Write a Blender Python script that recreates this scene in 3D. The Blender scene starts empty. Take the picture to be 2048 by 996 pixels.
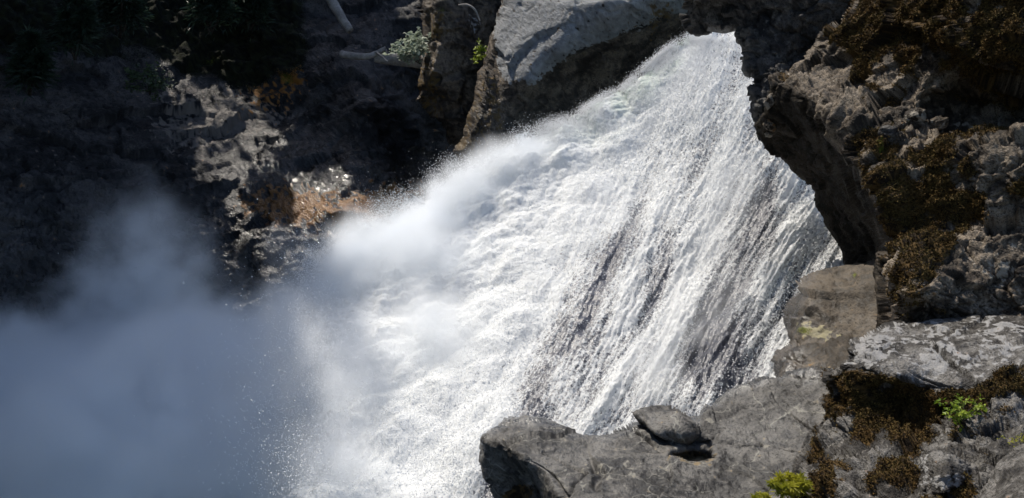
import bpy, math, random
import numpy as np
random.seed(7); RNG = np.random.default_rng(7)
D = bpy.data; SC = bpy.context.scene
COL = SC.collection

# ------------------------------------------------------------------ camera, sky, sun, exposure
PITCH = math.radians(-18.0)
FOC = 1773.0                                   # focal length in photo pixels (2048 wide): 60 degrees across
cam_d = D.cameras.new('camera'); cam = D.objects.new('camera', cam_d); COL.objects.link(cam)
cam_d.sensor_fit = 'HORIZONTAL'; cam_d.sensor_width = 36.0; cam_d.lens = 36.0 * FOC / 2048.0
cam_d.clip_start = 0.1; cam_d.clip_end = 2000.0
cam.location = (0, 0, 0); cam.rotation_euler = (math.radians(90) + PITCH, 0, 0)
SC.camera = cam

SUN_AZ = math.radians(-35.0)                   # left of straight ahead
SUN_EL = math.radians(54.0)
SUNV = np.array([math.sin(SUN_AZ) * math.cos(SUN_EL), math.cos(SUN_AZ) * math.cos(SUN_EL), math.sin(SUN_EL)])
W = D.worlds.new('World'); SC.world = W; W.use_nodes = True
wn = W.node_tree.nodes; wl = W.node_tree.links
for n in list(wn): wn.remove(n)
sky = wn.new('ShaderNodeTexSky'); sky.sky_type = 'NISHITA'; sky.sun_disc = False
sky.sun_elevation = SUN_EL; sky.sun_rotation = SUN_AZ
bg = wn.new('ShaderNodeBackground'); bg.inputs['Strength'].default_value = 0.135
wo = wn.new('ShaderNodeOutputWorld')
wl.new(sky.outputs[0], bg.inputs[0]); wl.new(bg.outputs[0], wo.inputs[0])
sun_d = D.lights.new('sun', 'SUN'); sun = D.objects.new('sun', sun_d); COL.objects.link(sun)
sun_d.energy = 4.5; sun_d.angle = math.radians(0.5); sun_d.color = (1.0, 0.93, 0.82)
from mathutils import Vector, Matrix
sun.rotation_euler = Vector((-SUNV[0], -SUNV[1], -SUNV[2])).to_track_quat('-Z', 'Y').to_euler()
sun.location = (-20, 20, 45)
SC.view_settings.view_transform = 'Standard'; SC.view_settings.look = 'None'
SC.view_settings.exposure = 0.35; SC.view_settings.gamma = 1.0; SC.view_settings.use_curve_mapping = False
SC.render.engine = 'CYCLES'
cy = SC.cycles
cy.max_bounces = 12; cy.diffuse_bounces = 5; cy.glossy_bounces = 2; cy.transparent_max_bounces = 16; cy.volume_bounces = 10
cy.use_denoising = True; cy.use_adaptive_sampling = True; cy.adaptive_threshold = 0.03
cy.volume_step_rate = 1.0; cy.volume_max_steps = 128
cy.sample_clamp_indirect = 6.0

# ------------------------------------------------------------------ numeric helpers
CP, SP = math.cos(PITCH), math.sin(PITCH)
FV = np.array([0, CP, SP]); UV_ = np.array([0, -SP, CP]); RV = np.array([1.0, 0, 0])
def at(px, py, d):
    px, py, d = (np.asarray(a, float) for a in (px, py, d))
    a = (px - 1024.0) / FOC; b = (498.0 - py) / FOC
    return d[..., None] * (FV + a[..., None] * RV + b[..., None] * UV_)

def hsh(ix, iy, iz, seed=0):
    with np.errstate(over='ignore'):
        h = (ix.astype(np.uint32) * np.uint32(374761393) + iy.astype(np.uint32) * np.uint32(668265263)
             + iz.astype(np.uint32) * np.uint32(2147483647) + np.uint32((seed * 974634777 + 1013904223) & 0xffffffff))
        h = (h ^ (h >> np.uint32(13))) * np.uint32(1274126177)
        h = (h ^ (h >> np.uint32(16))) * np.uint32(2246822519)
        h = h ^ (h >> np.uint32(15))
    return h
def rnd(h, k=0):
    with np.errstate(over='ignore'):
        g = (h + np.uint32(k * 7919 + 1)) * np.uint32(2654435761)
        g = (g ^ (g >> np.uint32(15))) * np.uint32(2246822519)
        g = g ^ (g >> np.uint32(13))
    return g.astype(np.float64) / 4294967295.0
_g = np.random.default_rng(3).normal(size=(64, 3)); _g *= 1.35 / np.linalg.norm(_g, axis=1, keepdims=True)
GX, GY, GZ = (np.ascontiguousarray(_g[:, k].astype(np.float32)) for k in range(3))
def perlin(P, seed=0):
    i = np.floor(P); f = (P - i).astype(np.float32); i = i.astype(np.int64).astype(np.uint32)
    u = f * f * f * (f * (f * 6 - 15) + 10)
    with np.errstate(over='ignore'):
        hx = [(i[:, 0] + np.uint32(k)) * np.uint32(374761393) for k in (0, 1)]
        hy = [(i[:, 1] + np.uint32(k)) * np.uint32(668265263) for k in (0, 1)]
        hz = [(i[:, 2] + np.uint32(k)) * np.uint32(2147483647) + np.uint32((seed * 974634777 + 1013904223) & 0xffffffff) for k in (0, 1)]
        fx = (f[:, 0], f[:, 0] - 1); fy = (f[:, 1], f[:, 1] - 1); fz = (f[:, 2], f[:, 2] - 1)
        def c(x, y, z):
            h = hx[x] + hy[y] + hz[z]
            h = (h ^ (h >> np.uint32(13))) * np.uint32(1274126177); h = (h ^ (h >> np.uint32(16))) & np.uint32(63)
            return GX.take(h) * fx[x] + GY.take(h) * fy[y] + GZ.take(h) * fz[z]
        ux, uy, uz = u[:, 0], u[:, 1], u[:, 2]
        L = lambda a, b, t: a + (b - a) * t
        return L(L(L(c(0,0,0), c(1,0,0), ux), L(c(0,1,0), c(1,1,0), ux), uy), L(L(c(0,0,1), c(1,0,1), ux), L(c(0,1,1), c(1,1,1), ux), uy), uz).astype(float)
def fbm(P, octs=5, seed=0, gain=0.5, ridged=False):
    r = np.zeros(len(P)); a = 1.0; q = P.copy()
    for o in range(octs):
        n = perlin(q, seed + o)
        r += a * ((1 - 2 * np.abs(n)) if ridged else n)
        a *= gain; q = q * 2.03 + 11.7
    return r
def worley(P, seed=0):
    i = np.floor(P - .5).astype(np.int64); n = len(P)
    f1 = np.full(n, 9.0); f2 = np.full(n, 9.0); hid = np.zeros(n, np.uint32); vec = np.zeros((n, 3))
    for dx in (0, 1):
        for dy in (0, 1):
            for dz in (0, 1):
                c = i + np.array([dx, dy, dz])
                h = hsh(c[:, 0], c[:, 1], c[:, 2], seed)
                v = P - (c + .1 + .8 * np.stack([rnd(h, 1), rnd(h, 2), rnd(h, 3)], 1))
                dd = (v * v).sum(1)
                m = dd < f1
                f2 = np.where(m, f1, np.minimum(f2, dd)); f1 = np.where(m, dd, f1)
                hid[m] = h[m]; vec[m] = v[m]
    return np.sqrt(f1), np.sqrt(f2), hid, vec
def sstep(a, b, x):
    t = np.clip((x - a) / (b - a), 0, 1); return t * t * (3 - 2 * t)
def tps(ctrl):
    c = np.array(ctrl, float); xy = c[:, :2] / 100.0; n = len(c)
    def k(r2): return 0.5 * r2 * np.log(r2 + 1e-9)
    r2 = ((xy[:, None] - xy[None]) ** 2).sum(-1)
    A = np.zeros((n + 3, n + 3)); A[:n, :n] = k(r2) + np.eye(n) * 1e-4
    A[:n, n] = 1; A[:n, n + 1:] = xy; A[n, :n] = 1; A[n + 1:, :n] = xy.T
    w = np.linalg.solve(A, np.concatenate([c[:, 2], np.zeros(3)]))
    def ev(px, py):
        s = np.stack([px, py], -1) / 100.0; out = np.empty(len(s))
        for a in range(0, len(s), 20000):
            q = s[a:a + 20000]
            out[a:a + 20000] = k(((q[:, None] - xy[None]) ** 2).sum(-1)) @ w[:n] + w[n] + q @ w[n + 1:]
        return out
    return ev
def rot(ax, ay, az):
    return np.array((Matrix.Rotation(az, 3, 'Z') @ Matrix.Rotation(ay, 3, 'Y') @ Matrix.Rotation(ax, 3, 'X')))
def facets(P, scale, seed, aniso=(1, 1, 1), R=None, tilt=1.0, step=0.5):
    """fractured blocks: each Worley cell is a tilted plane with its own offset"""
    q = P @ (R.T if R is not None else np.eye(3))
    q = q / (scale * np.array(aniso))
    q = q + 0.18 * np.stack([perlin(q * 1.7 + 5, seed + 40), perlin(q * 1.7 + 17, seed + 41), perlin(q * 1.7 + 31, seed + 42)], 1)
    f1, f2, h, v = worley(q, seed)
    g = np.stack([rnd(h, 5), rnd(h, 6), rnd(h, 7)], 1) - 0.5
    return scale * (tilt * (g * v).sum(1) + step * (rnd(h, 8) - 0.5)), (f2 - f1), h
def vnormals(V, F):
    n = np.zeros_like(V)
    a = V[F[:, 2]] - V[F[:, 0]]; b = V[F[:, 3]] - V[F[:, 1]]
    fn = np.cross(a, b)
    for k in range(4): np.add.at(n, F[:, k], fn)
    n /= np.linalg.norm(n, axis=1, keepdims=True) + 1e-12
    flip = (n * V).sum(1) > 0
    n[flip] *= -1
    return n

# ------------------------------------------------------------------ object helpers
def link_mesh(name, V, F, mat, parent=None, attrs=None, smooth=True, origin=None):
    V = np.asarray(V, float)
    if origin is None:
        if parent is None:
            origin = np.array([V[:, 0].mean(), V[:, 1].mean(), V[:, 2].min()])
        else:
            origin = np.zeros(3)
    me = D.meshes.new(name)
    F = np.asarray(F) if not isinstance(F, list) else F
    if isinstance(F, np.ndarray):
        k = F.shape[1]
        me.vertices.add(len(V)); me.vertices.foreach_set('co', (V - origin).ravel())
        me.loops.add(F.size); me.loops.foreach_set('vertex_index', F.ravel().astype(np.int32))
        me.polygons.add(len(F)); me.polygons.foreach_set('loop_start', np.arange(0, F.size, k, dtype=np.int32))
        me.polygons.foreach_set('loop_total', np.full(len(F), k, np.int32))
        me.update(calc_edges=True)
    else:
        me.from_pydata([tuple(v) for v in (V - origin)], [], F)
    me.polygons.foreach_set('use_smooth', np.full(len(me.polygons), smooth))
    for an, av in (attrs or {}).items():
        at_ = me.attributes.new(an, 'FLOAT', 'POINT'); at_.data.foreach_set('value', np.asarray(av, np.float32))
    if mat: me.materials.append(mat)
    me.validate()
    o = D.objects.new(name, me); COL.objects.link(o)
    o.location = origin
    if parent is not None:
        o.parent = parent; o.location = -np.array(parent.location) + origin
    return o
def thing(o, label, cat, group=None):
    o['label'] = label; o['category'] = cat
    if group: o['group'] = group
    return o
def structure(o, label=None):
    o['kind'] = 'structure'
    if label: o['label'] = label
    return o
def stuff(o, label=None, cat=None):
    o['kind'] = 'stuff'
    if label: o['label'] = label
    if cat: o['category'] = cat
    return o

# ------------------------------------------------------------------ materials
class NT:
    def __init__(s, name):
        s.m = D.materials.new(name); s.m.use_nodes = True
        s.t = s.m.node_tree; s.t.nodes.clear(); s.out = s.t.nodes.new('ShaderNodeOutputMaterial')
        s.co = None
    def n(s, ty, **kw):
        nd = s.t.nodes.new(ty)
        for k, v in kw.items(): setattr(nd, k, v)
        return nd
    def put(s, sock, v):
        if hasattr(v, 'links') or isinstance(v, bpy.types.NodeSocket): s.t.links.new(v, sock)
        elif isinstance(v, tuple) and len(v) == 3 and sock.type == 'RGBA': sock.default_value = (*v, 1)
        else: sock.default_value = v
    def coord(s):
        if s.co is None: s.co = s.n('ShaderNodeTexCoord').outputs['Object']
        return s.co
    def attr(s, name): return s.n('ShaderNodeAttribute', attribute_name=name).outputs['Fac']
    def math(s, op, a, b=0.0, c=None, clamp=False):
        nd = s.n('ShaderNodeMath', operation=op, use_clamp=clamp)
        s.put(nd.inputs[0], a); s.put(nd.inputs[1], b)
        if c is not None: s.put(nd.inputs[2], c)
        return nd.outputs[0]
    def noise(s, scale, detail=6, rough=0.55, dist=0.0, vec=None, kind='FBM'):
        nd = s.n('ShaderNodeTexNoise', noise_type=kind)
        s.put(nd.inputs['Vector'], vec if vec is not None else s.coord())
        nd.inputs['Scale'].default_value = scale; nd.inputs['Detail'].default_value = detail
        nd.inputs['Roughness'].default_value = rough; nd.inputs['Distortion'].default_value = dist
        return nd.outputs['Fac']
    def voro(s, scale, feature='DISTANCE_TO_EDGE', vec=None, out='Distance', rand=1.0):
        nd = s.n('ShaderNodeTexVoronoi', feature=feature)
        s.put(nd.inputs['Vector'], vec if vec is not None else s.coord())
        nd.inputs['Scale'].default_value = scale; nd.inputs['Randomness'].default_value = rand
        return nd.outputs[out]
    def warp(s, amt, scale, vec=None):
        nd = s.n('ShaderNodeTexNoise'); v0 = vec if vec is not None else s.coord()
        s.put(nd.inputs['Vector'], v0); nd.inputs['Scale'].default_value = scale; nd.inputs['Detail'].default_value = 4
        a = s.n('ShaderNodeVectorMath', operation='SUBTRACT'); s.put(a.inputs[0], nd.outputs['Color']); a.inputs[1].default_value = (.5, .5, .5)
        b = s.n('ShaderNodeVectorMath', operation='SCALE'); s.put(b.inputs[0], a.outputs[0]); b.inputs['Scale'].default_value = amt
        c = s.n('ShaderNodeVectorMath', operation='ADD'); s.put(c.inputs[0], v0); s.put(c.inputs[1], b.outputs[0])
        return c.outputs[0]
    def mapping(s, scale, rotv=(0, 0, 0), vec=None):
        nd = s.n('ShaderNodeMapping'); s.put(nd.inputs['Vector'], vec if vec is not None else s.coord())
        nd.inputs['Scale'].default_value = scale; nd.inputs['Rotation'].default_value = rotv
        return nd.outputs[0]
    def ramp(s, fac, stops, interp='LINEAR'):
        nd = s.n('ShaderNodeValToRGB'); s.put(nd.inputs[0], fac); cr = nd.color_ramp; cr.interpolation = interp
        while len(cr.elements) < len(stops): cr.elements.new(0.5)
        for e, (p, c) in zip(cr.elements, stops):
            e.position = p; e.color = (*c, 1) if isinstance(c, tuple) else (c, c, c, 1)
        return nd.outputs[0]
    def rng(s, v, a, b, lo=0.0, hi=1.0):
        nd = s.n('ShaderNodeMapRange', interpolation_type='SMOOTHSTEP')
        s.put(nd.inputs[0], v); nd.inputs[1].default_value = a; nd.inputs[2].default_value = b
        nd.inputs[3].default_value = lo; nd.inputs[4].default_value = hi
        return nd.outputs[0]
    def mix(s, f, a, b, blend='MIX'):
        nd = s.n('ShaderNodeMix', data_type='RGBA', blend_type=blend)
        s.put(nd.inputs[0], f); s.put(nd.inputs[6], a); s.put(nd.inputs[7], b)
        return nd.outputs[2]
    def bump(s, h, strength=0.5, dist=0.05, nrm=None):
        nd = s.n('ShaderNodeBump'); nd.inputs['Strength'].default_value = strength; nd.inputs['Distance'].default_value = dist
        s.put(nd.inputs['Height'], h)
        if nrm is not None: s.put(nd.inputs['Normal'], nrm)
        return nd.outputs[0]
    def bsdf(s, color, rough, normal=None, spec=0.5, **kw):
        nd = s.n('ShaderNodeBsdfPrincipled')
        s.put(nd.inputs['Base Color'], color); s.put(nd.inputs['Roughness'], rough); s.put(nd.inputs['Specular IOR Level'], spec)
        if normal is not None: s.put(nd.inputs['Normal'], normal)
        for k, v in kw.items(): s.put(nd.inputs[k], v)
        return nd.outputs[0]
    def done(s, sh, sock='Surface'):
        s.t.links.new(sh, s.out.inputs[sock]); return s.m

def rock_mat(name, dark, mid, light, scale=1.0, moss=((.016, .010, .005), (.085, .052, .018)), lichen=0.25, vein=None, rough=0.75, pale=(.34, .34, .33), stain=(.16, .075, .02), bumps=1.0):
    t = NT(name)
    n1 = t.attr('n1'); n2 = t.attr('n2')
    n3 = t.noise(27 * scale, 2.5, 0.72)
    f = t.math('ADD', t.math('MULTIPLY', n1, 0.55), t.math('MULTIPLY', n2, 0.45))
    col = t.ramp(f, [(0.34, dark), (0.48, mid), (0.66, light)])
    # speckled lichen, mineral freckles, pits
    col = t.mix(t.math('MULTIPLY', t.rng(n3, .55, .70), t.math('MULTIPLY', t.rng(n1, .42, .62), lichen)), col, tuple(min(1, c * 2.1 + .05) for c in light))
    col = t.mix(t.math('MULTIPLY', t.rng(n3, .46, .36), .8), col, tuple(c * .45 for c in dark))
    if vein:
        wv = t.warp(1.1 / scale, 1.1 * scale)
        v1 = t.rng(t.voro(.6 * scale, vec=t.mapping((1.0, .4, 1), (0, 0, .9), wv)), 0.0, 0.011, 1, 0)
        v2 = t.rng(t.voro(1.9 * scale, vec=t.mapping((.5, 1.1, 1), (0, 0, .9), wv)), 0.0, 0.02, 1, 0)
        vm = t.math('MAXIMUM', t.math('MULTIPLY', v1, t.rng(n1, .42, .62)), t.math('MULTIPLY', v2, t.rng(n1, .42, .28)))
        col = t.mix(t.math('MULTIPLY', vm, .55), col, vein)
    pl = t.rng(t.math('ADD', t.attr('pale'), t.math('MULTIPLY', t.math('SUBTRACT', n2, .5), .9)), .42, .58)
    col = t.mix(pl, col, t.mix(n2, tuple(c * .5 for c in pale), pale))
    st = t.rng(t.math('ADD', t.attr('stain'), t.math('MULTIPLY', t.math('SUBTRACT', n2, .5), 1.0)), .4, .7)
    col = t.mix(t.math('MULTIPLY', st, .85), col, stain)
    col = t.mix(t.attr('undercut_shade'), col, (.010, .010, .009))  # shade of the undercut painted into the base colour, near black
    wet = t.attr('wet')
    col = t.mix(t.math('MULTIPLY', wet, .5), col, t.mix(1.0, col, (.42, .42, .42), 'MULTIPLY'))
    mo = t.rng(t.math('ADD', t.attr('moss'), t.math('MULTIPLY', t.math('SUBTRACT', n3, .5), .7)), .42, .56)
    mc = t.mix(t.rng(n2, .35, .68), moss[0], moss[1])
    col = t.mix(mo, col, mc)
    gr = t.rng(t.math('ADD', t.attr('green'), t.math('MULTIPLY', t.math('SUBTRACT', n3, .5), .9)), .45, .65)
    col = t.mix(gr, col, (.10, .11, .012))
    rg = t.math('MULTIPLY', t.rng(n2, .3, .7, rough - .12, min(1, rough + .12)), t.math('SUBTRACT', 1.0, t.math('MULTIPLY', wet, .66)))
    rg = t.math('MAXIMUM', rg, t.math('MULTIPLY', mo, .95))
    nb = t.bump(t.math('ADD', n3, t.math('MULTIPLY', n2, .8)), 1.0 * bumps, .04 / scale)
    t.m['scale'] = scale
    spc = t.math('MULTIPLY', t.math('ADD', .22, t.math('MULTIPLY', wet, .4)), t.math('SUBTRACT', 1.0, t.attr('undercut_shade')))  # painted undercut shade also loses its specular
    return t.done(t.bsdf(col, rg, nb, spec=spc))

M = {}
M['cliff'] = rock_mat('wet_gorge_rock', (.009, .009, .010), (.026, .025, .027), (.065, .06, .06), .55, lichen=.25, rough=.6, pale=(.16, .142, .13), stain=(.28, .12, .022), moss=((.004, .005, .003), (.013, .015, .006)))
M['pillar'] = rock_mat('brown_gorge_rock', (.03, .024, .02), (.075, .06, .048), (.16, .13, .10), .8, lichen=.3, pale=(.30, .31, .32), stain=(.12, .075, .02))
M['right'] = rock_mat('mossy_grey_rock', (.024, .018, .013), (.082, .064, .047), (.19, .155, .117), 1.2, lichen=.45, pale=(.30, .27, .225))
M['over'] = rock_mat('dark_overhang_rock', (.02, .019, .019), (.05, .047, .045), (.10, .096, .09), 1.0, lichen=.3, pale=(.16, .155, .145))
M['brown'] = rock_mat('smooth_brown_rock', (.035, .029, .022), (.07, .058, .045), (.11, .092, .072), .9, lichen=.05, bumps=.45, rough=.65, pale=(.30, .27, .17))
M['ledge'] = rock_mat('veined_slate', (.033, .031, .029), (.075, .071, .066), (.135, .128, .118), 1.1, lichen=.08, vein=(.30, .29, .25), bumps=.55, rough=.6, pale=(.20, .19, .165), stain=(.20, .15, .085))
M['slab'] = rock_mat('grey_slab_rock', (.022, .019, .016), (.058, .053, .047), (.145, .137, .127), 1.4, lichen=.45, rough=.6, pale=(.29, .285, .28))

# ------------------------------------------------------------------ rock relief builder
def fract_line(pts, amp, seg=6.0, seed=0):
    rg = np.random.default_rng(seed); pts = [np.array(p, float) for p in pts]; out = []
    n = len(pts)
    def sub(a, b, s):
        L = np.linalg.norm(b - a)
        if L < seg: return [a]
        m = (a + b) / 2; nrm = np.array([-(b - a)[1], (b - a)[0]]) / L
        m = m + nrm * rg.normal() * s * min(1, L / 60.0)
        return sub(a, m, s * .62) + sub(m, b, s * .62)
    for i in range(n): out += sub(pts[i], pts[(i + 1) % n], amp)
    return np.array(out)
def poly_sdf(gx, gy, poly, reach):
    """signed distance on a regular pixel grid, exact within REACH of the outline"""
    ny, nx = gx.shape; x0, y0 = gx[0, 0], gy[0, 0]; st = gx[0, 1] - x0
    best = np.full((ny, nx), (reach + 9.0) ** 2); bx = gx.copy(); by = gy.copy()
    ins = np.zeros((ny, nx), bool); ys = gy[:, 0]; xs = gx[0]
    for (ax, ay), (cx, cy_) in zip(poly, np.roll(poly, -1, 0)):
        i0 = max(0, int((min(ax, cx) - reach - x0) / st)); i1 = min(nx, int((max(ax, cx) + reach - x0) / st) + 2)
        j0 = max(0, int((min(ay, cy_) - reach - y0) / st)); j1 = min(ny, int((max(ay, cy_) + reach - y0) / st) + 2)
        X = gx[j0:j1, i0:i1]; Y = gy[j0:j1, i0:i1]; dx, dy = cx - ax, cy_ - ay
        t = np.clip(((X - ax) * dx + (Y - ay) * dy) / (dx * dx + dy * dy + 1e-12), 0, 1)
        qx, qy = ax + t * dx, ay + t * dy; dd = (X - qx) ** 2 + (Y - qy) ** 2
        B = best[j0:j1, i0:i1]; m = dd < B
        B[m] = dd[m]; bx[j0:j1, i0:i1][m] = qx[m]; by[j0:j1, i0:i1][m] = qy[m]
        if ay != cy_:
            rows = np.nonzero((ay > ys) != (cy_ > ys))[0]
            for r in rows:
                xc = dx * (ys[r] - ay) / dy + ax; ins[r, :np.searchsorted(xs, xc)] ^= True
    d = np.sqrt(best); return np.where(ins, d, -d).ravel(), bx.ravel(), by.ravel()
def blob(px, py, cx, cy, rx, ry, ang=0.0):
    c, s = math.cos(ang), math.sin(ang); x = px - cx; y = py - cy
    u = (x * c + y * s) / rx; v = (-x * s + y * c) / ry
    return np.clip(1.25 - np.sqrt(u * u + v * v), 0, 1)
def tone(V, mat, seed=0):
    k = mat['scale']
    return dict(n1=.5 + .6 * fbm(V * 1.1 * k + 4.3, 5, 200 + seed, .62), n2=.5 + .62 * fbm(V * 6.5 * k + 9.1, 4, 210 + seed, .68))
def relief(name, outline, ctrl, mat, disp, step=4.0, rw=25.0, rd=1.0, thick=3.0, jag=6.0, seed=0, masks=None, extra=None, post=None):
    poly = fract_line(outline, jag, 5.0, seed)
    x0, y0 = poly.min(0) - step; x1, y1 = poly.max(0) + step
    nx = int((x1 - x0) / step) + 2; ny = int((y1 - y0) / step) + 2
    gx, gy = np.meshgrid(x0 + np.arange(nx) * step, y0 + np.arange(ny) * step)
    px, py = gx.ravel(), gy.ravel()
    sd, bx, by = poly_sdf(gx, gy, poly, max(rw, step) + 2 * step)
    inc = sd > -.72 * step
    px = np.where(sd < 0, bx, px); py = np.where(sd < 0, by, py); sd = np.maximum(sd, 0)
    idx = np.full(nx * ny, -1); idx[inc] = np.arange(inc.sum())
    g = idx.reshape(ny, nx)
    q = np.stack([g[:-1, :-1], g[1:, :-1], g[1:, 1:], g[:-1, 1:]], -1).reshape(-1, 4)
    F = q[(q >= 0).all(1)]
    px, py, sd = px[inc], py[inc], sd[inc]
    used = np.unique(F); rem = np.full(len(px), -1); rem[used] = np.arange(len(used))
    F = rem[F]; px, py, sd = px[used], py[used], sd[used]
    d = tps(ctrl)(px, py)
    if extra is not None: d = d + extra(px, py)
    t = np.clip(sd / rw, 0, 1)
    d = d + rd * (1 - np.sqrt(np.maximum(0, 1 - (1 - t) ** 2)))
    V = at(px, py, d)
    N = vnormals(V, F)
    mk = masks(px, py, V, N) if masks else {}
    el = np.zeros(len(V)); 
    for k in range(4):
        e_ = np.linalg.norm(V[F[:, k]] - V[F[:, (k + 1) % 4]], axis=1); np.maximum.at(el, F[:, k], e_); np.maximum.at(el, F[:, (k + 1) % 4], e_)
    V = V + N * disp(V, px, py, {**mk, '_el': el})[:, None]
    if post is not None:
        N2 = vnormals(V, F); V = post(V, N2, px, py, mk)
    mk = {**mk, **tone(V, mat, seed)}
    # skirt: pull the rim back so that the rock has a body behind its face
    E = np.concatenate([F[:, [0, 1]], F[:, [1, 2]], F[:, [2, 3]], F[:, [3, 0]]])
    key = np.minimum(E[:, 0], E[:, 1]).astype(np.int64) * (len(V) + 1) + np.maximum(E[:, 0], E[:, 1])
    od = np.argsort(key, kind='stable'); ks = key[od]; same = np.zeros(len(ks), bool); same[1:] |= ks[1:] == ks[:-1]; same[:-1] |= ks[1:] == ks[:-1]
    B = E[od[~same]]
    bv = np.unique(B); n0 = len(V); cen = V.mean(0)
    mp = np.full(n0, -1); mp[bv] = np.arange(len(bv))
    ring = V[bv]; view = ring / np.linalg.norm(ring, axis=1, keepdims=True)
    rings = []; src = [np.arange(n0)]
    for k, (bk, sh) in enumerate(((.35, .01), (1.0, .10))):
        r = ring + view * thick * bk + (cen - ring) * sh
        r = r + view * (fbm(ring * 1.1 + 3 * k, 3, seed + 60 + k) * .25)[:, None]
        rings.append(r); src.append(bv)
    F2 = [F]; base_prev = None
    a = B[:, 0]; b = B[:, 1]
    r0 = n0 + mp; r1 = n0 + len(bv) + mp
    F2.append(np.stack([b, a, r0[a], r0[b]], 1)); F2.append(np.stack([r0[b], r0[a], r1[a], r1[b]], 1))
    Vall = np.concatenate([V] + rings); s = np.concatenate(src)
    at_ = {k: v[s] for k, v in mk.items()}
    o = link_mesh(name, Vall, np.concatenate(F2), mat, attrs=at_)
    return o, V, F, px, py, mk

R1 = rot(.5, .35, .3); R2 = rot(-.3, .6, -.4)
def craggy(big=.5, mid=.35, small=.12, fine=.035, sb=2.2, seed=0, aniso=(1, 1, .6), R=R1, crack=.08):
    def f(V, px, py, mk):
        d0, e0, _ = facets(V, sb, seed + 1, aniso, R, 1.0, .4)
        d1, e1, _ = facets(V, sb * .42, seed + 2, aniso, R, 1.0, .35)
        d2, e2, _ = facets(V, sb * .17, seed + 3, (1, 1, .8), R2, .9, .25)
        el = mk['_el']; k1 = sstep(.55, .15, el / (sb * .42)); k2 = sstep(.5, .12, el / (sb * .17)); k3 = sstep(.5, .12, el / .22)
        r = big * d0 + mid * d1 * k1 + small * 1.2 * d2 * k2
        r -= crack * sstep(.07, 0, e1) * .8 * k1 + crack * .25 * sstep(.10, 0, e2) * k2
        r += .25 * big * fbm(V / (sb * .9), 5, seed + 4) + fine * fbm(V / .22, 4, seed + 5, .62) * k3
        if 'moss' in mk:
            m = sstep(.35, .7, mk['moss'])
            f1, f2, _, _ = worley(V / .13, seed + 9)
            r += k2 * m * (.035 * (1 - f1) + .03 + .02 * fbm(V / .05, 3, seed + 10, .7))
        return r
    return f
def worn(big=.12, mid=.05, fine=.01, sc=1.6, seed=0, crack=.05, ck=1.4, stp=.12, tl=.22):
    def f(V, px, py, mk):
        el = mk['_el']; k1 = sstep(.6, .2, el / (sc * .3)); k2 = sstep(.5, .12, el / .15)
        r = big * fbm(V / sc, 4, seed, .42) + mid * fbm(V / (sc * .3), 4, seed + 3, .5, ridged=True) * .35 * k1
        d1, e1, _ = facets(V, ck, seed + 2, (1.5, 1.5, .45), rot(.12, -.1, .5), tilt=tl, step=stp)
        r += .6 * d1 - crack * sstep(.05, 0, e1) * sstep(-.1, .25, perlin(V / 1.3, seed + 8)) * k1
        r += fine * fbm(V / .15, 4, seed + 6, .6) * k2
        return r
    return f

# ================================================================== LARGE STRUCTURE: gorge, pool, cliffs
def grid_xy(nx, ny, fn):
    u, v = np.meshgrid(np.linspace(0, 1, nx), np.linspace(0, 1, ny)); V = fn(u.ravel(), v.ravel())
    i = np.arange(nx * ny).reshape(ny, nx)
    F = np.stack([i[:-1, :-1], i[:-1, 1:], i[1:, 1:], i[1:, :-1]], -1).reshape(-1, 4)
    return V, F, u.ravel(), v.ravel()

# plunge pool: deep water with chop, spreads under the whole gorge
t = NT('pool_water')
hb = t.math('ADD', t.noise(.9, 8, .6), t.math('MULTIPLY', t.noise(5, 6, .6), .3))
M['pool'] = t.done(t.bsdf((.03, .055, .07), .12, t.bump(hb, .6, .4), spec=.5))
def poolf(u, v):
    x = -90 + 150 * u; y = -20 + 110 * v
    P = np.stack([x, y, np.zeros_like(x)], 1)
    P[:, 2] = -16.2 + .25 * fbm(P / 4.0, 4, 3)
    return P
V, F, _, _ = grid_xy(160, 120, poolf)
structure(link_mesh('pool', V, F, M['pool']), 'deep green plunge pool hidden under the mist')

# --- far gorge wall, left: dark, wet at its foot
def m_left(px, py, V, N):
    n = fbm(V / 3.0, 4, 91)
    wet = np.clip(1.5 * blob(px, py, 640, 400, 200, 140, .3), 0, 1)
    wet = np.maximum(wet, sstep(330, 470, py) * .8)
    stain = np.maximum.reduce([blob(px, py, 740, 430, 110, 60, -.4), .9 * blob(px, py, 600, 420, 130, 50, .1), .75 * blob(px, py, 575, 150, 45, 40), .55 * blob(px, py, 530, 190, 80, 50)])
    stain = stain * (px > 470)
    moss = np.clip(sstep(210, 60, py - .12 * (np.minimum(px, 600) - 300)) * sstep(680, 540, px + 90 * n) + .5 * n * sstep(700, 560, px), 0, 1)
    pale = .75 * blob(px, py, 470, 250, 200, 100, .25) + .25 * n
    green = .55 * blob(px, py, 570, 155, 30, 22) + .5 * blob(px, py, 420, 115, 40, 15)
    return dict(wet=wet, stain=stain, moss=moss * .9, pale=np.clip(pale, 0, 1) * (1 - .9 * np.clip(wet * 1.2, 0, 1)), green=green)
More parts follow.
